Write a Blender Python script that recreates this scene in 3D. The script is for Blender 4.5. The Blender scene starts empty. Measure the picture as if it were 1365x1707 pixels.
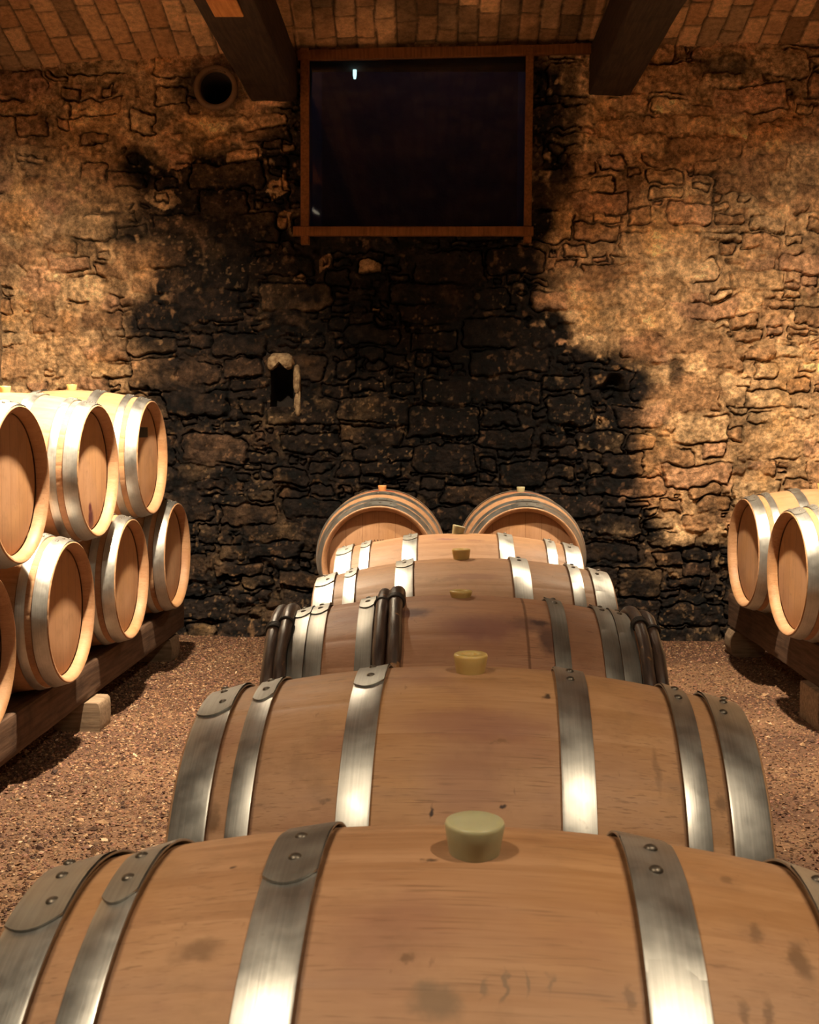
import bpy, math
import numpy as np
from mathutils import Matrix, Vector

S = bpy.context.scene
COL = S.collection
rng = np.random.default_rng(11)

# ------------------------------------------------------------------ camera
CAM_H, PITCH, ROLL, YAW = 1.49, .0749, .0042, .0203
cam = bpy.data.cameras.new('camera')
co = bpy.data.objects.new('camera', cam)
COL.objects.link(co)
cy_, sy_, cp_, sp_, cr_, sr_ = math.cos(YAW), math.sin(YAW), math.cos(PITCH), math.sin(PITCH), math.cos(ROLL), math.sin(ROLL)
ax_x = Vector((cy_, sy_, 0)); ax_y = Vector((-sy_, cy_, 0)); ax_z = Vector((0, 0, 1))
fwd = ax_y * cp_ - ax_z * sp_
upv = ax_y * sp_ + ax_z * cp_
rgt = ax_x * cr_ + upv * sr_
upr = upv * cr_ - ax_x * sr_
M = Matrix.Identity(4)
for i in range(3):
    M[i][0], M[i][1], M[i][2] = rgt[i], upr[i], -fwd[i]
M[2][3] = CAM_H
co.matrix_world = M
cam.sensor_fit = 'AUTO'
cam.sensor_width = 36
cam.lens = 36 * 2050 / 1707
cam.clip_start = .02
cam.dof.use_dof = True
cam.dof.focus_distance = 3.2
cam.dof.aperture_fstop = 17
S.camera = co

# ------------------------------------------------------------------ world, exposure, lamps
w = bpy.data.worlds.new('night'); S.world = w
w.use_nodes = True
bg = w.node_tree.nodes['Background']
bg.inputs[0].default_value = (.22, .3, .75, 1)
bg.inputs[1].default_value = .8
S.view_settings.view_transform = 'Standard'
S.view_settings.look = 'None'
S.view_settings.gamma = 1
S.view_settings.use_curve_mapping = False
S.view_settings.exposure = 0.0
S.cycles.use_denoising = True
S.cycles.max_bounces = 7
S.cycles.sample_clamp_indirect = 4
LAMP_RGB = (1, .81, .56)
# lamps under the two beams: x, y, emission, direction the head points in, 1 = deep narrow housing
LAMPS = [(-1.09, 5.15, 15500, (-.54, .08, -1), .24), (1.16, 5.3, 11500, (.48, .22, -1), .40), (-1.09, .45, 1480, (.05, .1, -1), .7), (1.16, .58, 1480, (-.05, .1, -1), .7)]

# ------------------------------------------------------------------ helpers
def link(o, parent=None, kind=None, label=None, cat=None, group=None):
    COL.objects.link(o)
    if parent is not None: o.parent = parent
    if kind: o['kind'] = kind
    if label: o['label'] = label
    if cat: o['category'] = cat
    if group: o['group'] = group
    return o

def mesh(name, v, f, mat=None, smooth=True):
    me = bpy.data.meshes.new(name)
    v = np.asarray(v, dtype=np.float32)
    if isinstance(f, np.ndarray):
        n, k = f.shape
        me.vertices.add(len(v)); me.vertices.foreach_set('co', v.ravel())
        me.loops.add(n * k); me.loops.foreach_set('vertex_index', f.astype(np.int32).ravel())
        me.polygons.add(n)
        me.polygons.foreach_set('loop_start', np.arange(0, n * k, k, dtype=np.int32))
        me.polygons.foreach_set('loop_total', np.full(n, k, dtype=np.int32))
        me.update(calc_edges=True)
    else:
        me.from_pydata([tuple(map(float, p)) for p in v], [], [tuple(map(int, q)) for q in f])
    me.validate()
    me.polygons.foreach_set('use_smooth', np.full(len(me.polygons), smooth, dtype=bool))
    me.update()
    if mat: me.materials.append(mat)
    return me

def obj(name, me, parent=None, **k):
    return link(bpy.data.objects.new(name, me), parent, **k)

def empty(name, loc=(0, 0, 0), **k):
    o = bpy.data.objects.new(name, None); o.location = loc; o.empty_display_size = .1
    return link(o, **k)

def set_col(me, c):
    a = me.attributes.new('col', 'FLOAT_COLOR', 'POINT')
    buf = np.ones((len(me.vertices), 4), np.float32); buf[:, :3] = c
    a.data.foreach_set('color', buf.ravel())

def lattice(shape_u, shape_v, seed):
    return np.random.default_rng(seed).random((shape_u, shape_v))

def vnoise(x, y, freq, seed):
    """Smooth value noise sampled at arrays x, y."""
    g = lattice(128, 128, seed)
    u = x * freq + 37.3; v = y * freq + 51.7
    i = np.floor(u).astype(int); j = np.floor(v).astype(int)
    a = u - i; b = v - j
    a = a * a * (3 - 2 * a); b = b * b * (3 - 2 * b)
    i0, i1, j0, j1 = i % 128, (i + 1) % 128, j % 128, (j + 1) % 128
    return (g[i0, j0] * (1 - a) + g[i1, j0] * a) * (1 - b) + (g[i0, j1] * (1 - a) + g[i1, j1] * a) * b

def fbm(x, y, freq, seed, octaves=4, gain=.5):
    t = 0; amp = 1; s = 0
    for k in range(octaves):
        t = t + amp * vnoise(x, y, freq * 2 ** k, seed + k * 7); s += amp; amp *= gain
    return t / s - .5

def sstep(a, b, x):
    t = np.clip((x - a) / (b - a), 0, 1); return t * t * (3 - 2 * t)

def lerp(a, b, t): return a + (b - a) * t

def grid_faces(nu, nv, keep=None):
    i = np.arange(nu * nv).reshape(nu, nv)
    f = np.stack([i[:-1, :-1], i[1:, :-1], i[1:, 1:], i[:-1, 1:]], -1).reshape(-1, 4)
    return f if keep is None else f[keep.ravel()]

class N:
    """Small shader-graph builder."""
    def __init__(s, name):
        s.m = bpy.data.materials.new(name); s.m.use_nodes = True
        s.t = s.m.node_tree; s.t.nodes.clear()
        s.out = s.n('ShaderNodeOutputMaterial'); s.b = s.n('ShaderNodeBsdfPrincipled')
        s.t.links.new(s.b.outputs[0], s.out.inputs[0])
    def n(s, k, **p):
        x = s.t.nodes.new(k)
        for a, b in p.items(): setattr(x, a, b)
        return x
    def put(s, sock, v):
        if v is None: return
        if isinstance(v, bpy.types.NodeSocket): s.t.links.new(v, sock)
        elif isinstance(v, (tuple, list)) and len(v) == 3 and sock.type == 'RGBA': sock.default_value = (*v, 1)
        else: sock.default_value = v
    def math(s, op, a, b=None, c=None, clamp=False):
        x = s.n('ShaderNodeMath', operation=op, use_clamp=clamp)
        for i, v in enumerate((a, b, c)): s.put(x.inputs[i], v)
        return x.outputs[0]
    def vec(s, x, y, z):
        c = s.n('ShaderNodeCombineXYZ')
        for i, v in enumerate((x, y, z)): s.put(c.inputs[i], v)
        return c.outputs[0]
    def vm(s, op, a, b):
        x = s.n('ShaderNodeVectorMath', operation=op)
        s.put(x.inputs[0], a); s.put(x.inputs[1], b)
        return x.outputs['Value'] if op in ('LENGTH', 'DISTANCE') else x.outputs[0]
    def noise(s, v, scale, detail=3, rough=.55, out=0):
        x = s.n('ShaderNodeTexNoise'); s.put(x.inputs['Vector'], v)
        x.inputs['Scale'].default_value = scale; x.inputs['Detail'].default_value = detail; x.inputs['Roughness'].default_value = rough
        return x.outputs[out]
    def white(s, v):
        x = s.n('ShaderNodeTexWhiteNoise'); s.put(x.inputs['Vector'], v); return x.outputs[0]
    def smooth(s, v, a, b, lo=0., hi=1.):
        x = s.n('ShaderNodeMapRange', interpolation_type='SMOOTHSTEP')
        s.put(x.inputs[0], v)
        for i, q in enumerate((a, b, lo, hi)): x.inputs[i + 1].default_value = q
        return x.outputs[0]
    def mix(s, f, a, b, mode='MIX'):
        x = s.n('ShaderNodeMix', data_type='RGBA', blend_type=mode)
        s.put(x.inputs[0], f); s.put(x.inputs[6], a); s.put(x.inputs[7], b)
        return x.outputs[2]
    def bump(s, h, strength=.3, dist=.01):
        x = s.n('ShaderNodeBump'); s.put(x.inputs['Height'], h)
        x.inputs['Strength'].default_value = strength; x.inputs['Distance'].default_value = dist
        s.t.links.new(x.outputs[0], s.b.inputs['Normal'])
    def set(s, **k):
        for a, v in k.items(): s.put(s.b.inputs[a.replace('_', ' ')], v)
        return s.m
    def coord(s): return s.n('ShaderNodeTexCoord').outputs['Object']
    def xyz(s, v):
        x = s.n('ShaderNodeSeparateXYZ'); s.put(x.inputs[0], v); return x.outputs
    def attr(s, name='col'): return s.n('ShaderNodeAttribute', attribute_name=name).outputs['Color']
    def rnd(s): return s.n('ShaderNodeObjectInfo').outputs['Random']

# ------------------------------------------------------------------ materials
def oak(name, head=False, spots=(), light=(.46, .265, .15), dark=(.335, .172, .085), purple=.25):
    g = N(name); c = g.coord(); x, y, z = g.xyz(c); r = g.rnd()
    if head:
        pid = g.math('FLOOR', g.math('DIVIDE', y, .088))
        gv = g.vec(g.math('MULTIPLY', x, 30), g.math('MULTIPLY', y, 34), g.math('ADD', g.math('MULTIPLY', z, 2.2), g.math('MULTIPLY', pid, 5.3)))
        fv = g.vec(0., g.math('MULTIPLY', y, 170), g.math('MULTIPLY', z, 7))
        frac = g.math('FRACT', g.math('DIVIDE', y, .088))
        seam = g.math('LESS_THAN', frac, .018)
    else:
        ang = g.math('ADD', g.math('MULTIPLY', g.math('ARCTAN2', y, z), 28 / (2 * math.pi)), 100.5)
        pid = g.math('FLOOR', ang)
        gv = g.vec(g.math('ADD', g.math('MULTIPLY', x, 2.4), g.math('MULTIPLY', pid, 3.7)), g.math('MULTIPLY', y, 34), g.math('MULTIPLY', z, 34))
        fv = g.vec(g.math('MULTIPLY', x, 8), g.math('MULTIPLY', y, 170), g.math('MULTIPLY', z, 170))
        frac = g.math('FRACT', ang)
        seam = g.math('MULTIPLY', g.math('LESS_THAN', g.math('ABSOLUTE', g.math('SUBTRACT', frac, 1.0)), .007), .3)
    off = g.math('MULTIPLY', r, 31.)
    gv2 = g.vm('ADD', gv, g.vec(off, off, off))
    grain = g.noise(gv2, 1, 5, .6)
    fine = g.noise(fv, 1, 3, .6)
    sid = g.white(g.vec(pid, off, 2.))
    t = g.math('ADD', g.math('MULTIPLY', grain, .6), g.math('MULTIPLY', fine, .34))
    t = g.math('ADD', t, g.math('MULTIPLY', g.math('SUBTRACT', sid, .5), .12))
    col = g.mix(g.smooth(t, .22, .72), dark, light)
    # weathered blotches: pinkish wine haze, grey handling marks, dark flecks
    cv = g.vm('ADD', c, g.vec(off, off, off))
    hz = g.smooth(g.noise(cv, 5.5, 4, .6), .5, .74)
    col = g.mix(g.math('MULTIPLY', hz, purple), col, (.26, .115, .085))
    warm = g.smooth(g.noise(cv, 3.2, 2, .5), .45, .65)
    col = g.mix(g.math('MULTIPLY', warm, .5), col, g.mix(1., col, (1.05, .98, .72), 'MULTIPLY'))
    dust = g.smooth(g.noise(cv, 10, 5, .7), .5, .75)
    col = g.mix(g.math('MULTIPLY', dust, .38), col, (.2, .11, .055))
    sc = g.smooth(g.noise(g.vm('MULTIPLY', cv, (70, 30, 30)), 1, 3, .65), .67, .76)
    col = g.mix(g.math('MULTIPLY', sc, .4), col, (.15, .075, .04))
    pv = g.vec(g.math('MULTIPLY', x, 11), g.math('MULTIPLY', y, 300), g.math('MULTIPLY', z, 300)) if not head else g.vec(0., g.math('MULTIPLY', y, 300), g.math('MULTIPLY', z, 11))
    pores = g.math('MULTIPLY', g.smooth(g.noise(pv, 1, 2, .5), .56, .7), g.smooth(g.noise(cv, 7, 3, .6), .4, .65, .15, .6))
    col = g.mix(pores, col, tuple(v * .55 for v in dark))
    sx = .45 if not head else 1
    fl = g.smooth(g.noise(g.vm('MULTIPLY', cv, (26 * sx, 60, 60)), 1, 2, .5), .74, .8)
    col = g.mix(g.math('MULTIPLY', fl, .6), col, (.11, .05, .03))
    wob = g.noise(c, 38, 3, .6, 1)
    wc = g.vm('ADD', c, g.vm('MULTIPLY', g.vm('SUBTRACT', wob, (.5, .5, .5)), (.03, .03, .03)))
    for (px, py, pz, rx, ry, sc, amt) in spots:
        d = g.vm('LENGTH', g.vm('DIVIDE', g.vm('SUBTRACT', wc, (px, py, pz)), (rx, ry, ry)), None)
        col = g.mix(g.smooth(d, .35, 1.1, amt, 0.), col, sc)
    if not head:
        axx = g.math('ABSOLUTE', x)
        for e in (.1452, .3142, .3795):
            rust = g.smooth(g.math('ABSOLUTE', g.math('SUBTRACT', g.math('ADD', axx, g.math('MULTIPLY', g.math('SUBTRACT', grain, .5), .004)), e - .002)), .001, .005, .7, 0.)
            col = g.mix(rust, col, (.09, .035, .013))
    col = g.mix(seam, col, (.14, .065, .03))
    g.bump(g.math('ADD', g.math('MULTIPLY', fine, .6), grain), .12, .002)
    return g.set(Base_Color=col, Roughness=g.smooth(grain, .3, .7, .5, .64), Specular_IOR_Level=.35)

BR, DK, PU, GR = (.17, .09, .045), (.02, .013, .012), (.21, .085, .07), (.2, .13, .08)
spots1 = [(-.24, -.149, .312, .028, .018, BR, .7), (-.2286, -.034, .346, .006, .006, DK, .8), (-.044, -.037, .3605, .018, .0055, DK, .85),
          (-.029, -.2, .302, .026, .02, GR, .8), (.285, -.126, .314, .011, .026, BR, .85), (.251, -.1025, .3285, .008, .015, BR, .7),
          (.24, -.0226, .345, .01, .014, BR, .6), (.2258, -.186, .2935, .006, .02, BR, .7), (.2435, -.183, .293, .006, .026, BR, .7),
          (-.07, -.147, .33, .07, .06, PU, .16), (.0124, -.19, .309, .004, .014, GR, .7), (.0273, -.185, .312, .0035, .016, GR, .8),
          (.047, -.186, .311, .0035, .015, GR, .7), (.067, -.184, .311, .003, .013, GR, .6), (.129, -.19, .3036, .004, .016, BR, .6),
          (-.056, -.165, .322, .01, .006, BR, .8), (-.05, -.13, .336, .16, .05, PU, .12)]
spots2 = [(-.0485, -.29, .217, .006, .009, DK, .95), (.0517, -.282, .2276, .006, .006, DK, .95), (.1212, -.1016, .344, .009, .013, DK, .85),
          (.127, -.075, .35, .008, .005, DK, .6), (-.205, -.271, .222, .008, .007, BR, .9), (.009, -.176, .317, .14, .045, PU, .5),
          (-.187, -.203, .288, .05, .04, PU, .3), (-.3726, -.261, .187, .014, .03, BR, .85), (.369, -.234, .221, .013, .02, BR, .8),
          (.277, -.212, .265, .008, .05, BR, .5), (.045, -.2055, .298, .02, .006, BR, .6), (-.22, -.025, .3476, .02, .006, BR, .6), (0, -.25, .25, .07, .09, PU, .3)]
spots3 = [(.174, -.14, .325, .028, .014, DK, .95), (.188, -.19, .30, .028, .06, (.06, .03, .03), .8), (.15, -.15, .325, .06, .04, (.1, .05, .045), .6),
          (-.108, -.111, .342, .05, .03, (.08, .04, .05), .75), (.0386, -.17, .32, .12, .06, PU, .7), (-.21, -.226, .267, .02, .05, BR, .7), (-.25, -.1, .335, .08, .06, PU, .5),
          (.25, -.15, .31, .08, .14, (.2, .09, .05), .6)]
spots4 = [(.032, -.155, .328, .1, .025, PU, .4), (-.05, -.165, .322, .06, .012, BR, .35)]
spots5 = [(-.038, -.087, .352, .05, .012, (.2, .08, .09), .75), (.06, -.1, .347, .04, .01, PU, .5)]
M_OAK = oak('oak_staves')
M_OAKS = {1: oak('oak_staves_first', spots=spots1, purple=.35), 2: oak('oak_staves_second', spots=spots2, purple=.4),
          3: oak('oak_staves_stained', spots=spots3, light=(.46, .25, .145), dark=(.31, .145, .08), purple=.6),
          4: oak('oak_staves_fourth', spots=spots4), 5: oak('oak_staves_fifth', spots=spots5),
          'red': oak('oak_staves_red', spots=[(0, 0, .361, .05, .12, (.38, .03, .02), .9), (0, -.12, .34, .04, .06, (.4, .06, .03), .5), (0, .12, .34, .04, .06, (.4, .06, .03), .5)]),
          'pink': oak('oak_staves_pink', spots=[(0, 0, .361, .07, .16, (.36, .1, .07), .6), (.12, .1, .34, .015, .015, BR, .9)])}
M_HEAD = oak('oak_head', head=True, light=(.46, .262, .15), dark=(.375, .2, .105), purple=.12)
M_HEAD_DRIP = oak('oak_head_drip', head=True, light=(.46, .262, .15), dark=(.375, .2, .105), purple=.12,
                  spots=[(.4, .01, -.215, .1, .045, (.07, .004, .025), 1.), (.4, .0, -.17, .1, .03, (.08, .006, .025), 1.), (.4, .01, -.245, .1, .05, (.06, .004, .022), 1.)])

def steel(name, base=(.56, .555, .53), rough=.385):
    g = N(name); c = g.coord(); x, y, z = g.xyz(c)
    ang = g.math('ARCTAN2', y, z)
    streak = g.noise(g.vec(g.math('MULTIPLY', x, 260), g.math('MULTIPLY', ang, 1.6), 0.), 1, 3, .6)
    wear = g.noise(c, 26, 4, .65); big = g.noise(c, 7, 3, .6)
    col = g.mix(g.smooth(g.math('ADD', g.math('MULTIPLY', streak, .5), g.math('MULTIPLY', wear, .5)), .3, .7), tuple(v * .72 for v in base), base)
    col = g.mix(g.smooth(wear, .66, .8, 0., .5), col, (.2, .16, .13))
    ro = g.math('ADD', g.smooth(big, .3, .7, rough - .06, rough + .09), g.math('MULTIPLY', g.math('SUBTRACT', wear, .5), .22))
    g.bump(g.math('ADD', streak, g.math('MULTIPLY', wear, .6)), .06, .002)
    return g.set(Base_Color=col, Metallic=.93, Roughness=ro)
M_STEEL = steel('galvanised_steel')
M_STEEL_OLD = steel('worn_steel', (.3, .285, .26), .46)
M_STEEL_DULL = steel('dull_steel', (.4, .39, .36), .47)
g = N('rivet_iron'); M_RIVET = g.set(Base_Color=(.13, .11, .09), Metallic=.8, Roughness=.42)
def silicone(name, c, c2):
    g = N(name); n = g.noise(g.coord(), 40, 2)
    return g.set(Base_Color=g.mix(n, c, c2), Roughness=.36, Subsurface_Weight=.6, Subsurface_Scale=.012, Subsurface_Radius=(1., .7, .35), Specular_IOR_Level=.4)
M_BUNG = silicone('amber_silicone', (.55, .38, .13), (.6, .45, .19))
M_BUNG_W = silicone('milky_silicone', (.38, .36, .21), (.44, .42, .27))
M_BUNG_O = silicone('orange_silicone', (.6, .3, .1), (.6, .34, .14))

def bark():
    g = N('chestnut_bark'); c = g.coord()
    n = g.noise(g.vm('MULTIPLY', c, (90, 14, 14)), 1, 4, .6); p = g.noise(c, 17, 3, .6)
    col = g.mix(g.smooth(n, .3, .7), (.028, .016, .013), (.085, .05, .036))
    col = g.mix(g.smooth(p, .655, .7), col, (.3, .15, .06))
    g.bump(n, .5, .004)
    return g.set(Base_Color=col, Roughness=.42, Specular_IOR_Level=.5)
M_BARK = bark()
g = N('wicker_lashing'); M_LASH = g.set(Base_Color=(.02, .014, .011), Roughness=.6)

def timber(name, a, b, scale=1., axis=1, bump=.4):
    g = N(name); c = g.coord(); k = [60., 60., 60.]; k[axis] = 4.
    v = g.vm('ADD', g.vm('MULTIPLY', c, tuple(q * scale for q in k)), g.vec(g.math('MULTIPLY', g.rnd(), 20.), 0., 0.))
    n = g.noise(v, 1, 5, .6); p = g.noise(c, 6, 4, .6)
    col = g.mix(g.smooth(n, .3, .7), a, b)
    col = g.mix(g.smooth(p, .5, .75, 0., .6), col, tuple(q * .55 for q in a))
    g.bump(n, bump, .004)
    return g.set(Base_Color=col, Roughness=.8, Specular_IOR_Level=.25)
M_BEAM = timber('old_beam_wood', (.022, .013, .009), (.05, .029, .019))
M_RAIL = timber('rail_wood', (.06, .032, .02), (.12, .068, .042))
M_BLOCK = timber('block_wood', (.17, .115, .075), (.31, .22, .145), axis=0)
M_FRAME = timber('window_wood', (.13, .047, .015), (.22, .085, .027), axis=2)
M_PATCH = timber('orange_patch', (.4, .16, .05), (.55, .24, .08))

def vcol(name, rough, fine, bump, dist, amt=.35):
    g = N(name); c = g.coord(); n = g.noise(c, fine, 5, .65); n2 = g.noise(c, fine * 4.3, 3, .6)
    k = g.math('ADD', g.math('MULTIPLY', n, .65), g.math('MULTIPLY', n2, .35))
    f = g.smooth(k, .3, .7, 1 - amt, 1 + amt)
    v = g.n('ShaderNodeVectorMath', operation='SCALE'); g.put(v.inputs[0], g.attr()); g.put(v.inputs['Scale'], f)
    g.bump(k, bump, dist)
    return g.set(Base_Color=v.outputs[0], Roughness=rough, Specular_IOR_Level=.25)
M_WALL = vcol('rubble_stone', .88, 30, .8, .02, .6)
M_VAULT = vcol('vault_brick', .9, 30, .4, .01, .35)
M_FLOOR = vcol('earth_floor', .9, 60, .8, .012, .5)
M_PEB = vcol('gravel_stone', .8, 80, .2, .003, .15)

def plain_stone(name, a, b):
    g = N(name); c = g.coord(); n = g.noise(c, 14, 6, .65)
    v = g.n('ShaderNodeTexVoronoi', feature='DISTANCE_TO_EDGE'); g.put(v.inputs['Vector'], g.vm('MULTIPLY', c, (3.2, 3.2, 6.5)))
    e = g.smooth(v.outputs[0], 0., .07)
    g.bump(g.math('ADD', e, g.math('MULTIPLY', n, .5)), .8, .03)
    return g.set(Base_Color=g.mix(g.smooth(n, .3, .7), a, b), Roughness=.9)
M_SIDE = plain_stone('side_wall_stone', (.2, .125, .07), (.36, .25, .14))
g = N('dark_recess_stone'); n = g.noise(g.coord(), 12, 5, .65); g.bump(n, .8, .02)
M_RECESS = g.set(Base_Color=g.mix(n, (.012, .009, .008), (.05, .036, .028)), Roughness=.9)
g = N('lime_plaster'); n = g.noise(g.coord(), 30, 5, .65); g.bump(n, .8, .012)
M_LIME = g.set(Base_Color=g.mix(g.smooth(n, .3, .7), (.17, .105, .055), (.5, .37, .22)), Roughness=.9)
g = N('glazed_clay'); n = g.noise(g.coord(), 25, 4, .6); g.bump(n, .4, .006)
M_CLAY = g.set(Base_Color=g.mix(n, (.1, .055, .03), (.2, .11, .06)), Roughness=.7)
g = N('window_glass'); M_GLASS = g.set(Base_Color=(.9, .95, 1), Roughness=.03, Transmission_Weight=1., IOR=1.45)
g = N('black_tag'); M_TAG = g.set(Base_Color=(.018, .017, .014), Roughness=.5)
g = N('ink'); M_INK = g.set(Base_Color=(.06, .025, .01), Roughness=.7)
g = N('lamp_enamel'); M_LAMP = g.set(Base_Color=(.03, .03, .03), Roughness=.4)

# ------------------------------------------------------------------ floor
Y_WALL = 8.4
def build_floor():
    xs = np.arange(-3.05, 3.0, .05); ys = np.arange(-3.2, 9.0, .05)
    X, Y = np.meshgrid(xs, ys, indexing='ij')
    Z = fbm(X, Y, 1.1, 3, 4) * .03 + fbm(X, Y, 7, 9, 2) * .008 - .004
    c = lerp(np.array([.09, .045, .028]), np.array([.18, .1, .055]), sstep(-.25, .3, fbm(X, Y, 2.2, 21, 4))[..., None])
    me = mesh('floor', np.stack([X, Y, Z], -1).reshape(-1, 3), grid_faces(len(xs), len(ys)), M_FLOOR)
    set_col(me, c.reshape(-1, 3))
    obj('floor', me, kind='structure')
build_floor()

def floor_z(x, y): return fbm(x, y, 1.1, 3, 4) * .03 + fbm(x, y, 7, 9, 2) * .008 - .004

def build_gravel():
    r = np.random.default_rng(5)
    n = 95000
    left = r.random(n) < .62
    x = np.where(left, r.uniform(-1.95, -.33, n), r.uniform(.47, 2.2, n))
    y = np.where(left, r.uniform(2.2, 8.33, n), r.uniform(2.2, 8.33, n))
    s = .0042 + .0055 * r.random(n) ** 2.2
    s *= np.where(r.random(n) < .012, 2.0, 1.0)
    z = floor_z(x, y) + s * .25
    base = np.array([[1, 0, 0], [-1, 0, 0], [0, 1, 0], [0, -1, 0], [0, 0, 1], [0, 0, -1]], float)
    tri = np.array([[0, 2, 4], [2, 1, 4], [1, 3, 4], [3, 0, 4], [2, 0, 5], [1, 2, 5], [3, 1, 5], [0, 3, 5]])
    v = base[None] * r.uniform(.55, 1.35, (n, 6, 1))
    v *= np.stack([r.uniform(.8, 1.6, n), r.uniform(.7, 1.2, n), r.uniform(.45, .9, n)], -1)[:, None]
    a = r.uniform(0, 6.28, n); ca, sa = np.cos(a), np.sin(a)
    b = r.uniform(-.5, .5, n); cb, sb = np.cos(b), np.sin(b)
    vx = v[..., 0] * cb[:, None] + v[..., 2] * sb[:, None]; vz = -v[..., 0] * sb[:, None] + v[..., 2] * cb[:, None]
    v = np.stack([vx * ca[:, None] - v[..., 1] * sa[:, None], vx * sa[:, None] + v[..., 1] * ca[:, None], vz], -1)
    v = v * s[:, None, None] + np.stack([x, y, z], -1)[:, None]
    f = (tri[None] + (np.arange(n) * 6)[:, None, None]).reshape(-1, 3)
    pal = np.array([[.26, .125, .07], [.34, .185, .1], [.44, .27, .15], [.14, .07, .048], [.3, .145, .1], [.6, .43, .28]])
    c = pal[r.choice(6, n, p=[.27, .25, .15, .14, .15, .04])] * r.uniform(.22, .9, (n, 1))
    me = mesh('gravel', v.reshape(-1, 3), f, M_PEB, smooth=False)
    set_col(me, np.repeat(c, 6, 0))
    obj('gravel', me, kind='stuff', label='brown and reddish gravel spread over the cellar floor', cat='gravel')
build_gravel()

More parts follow.
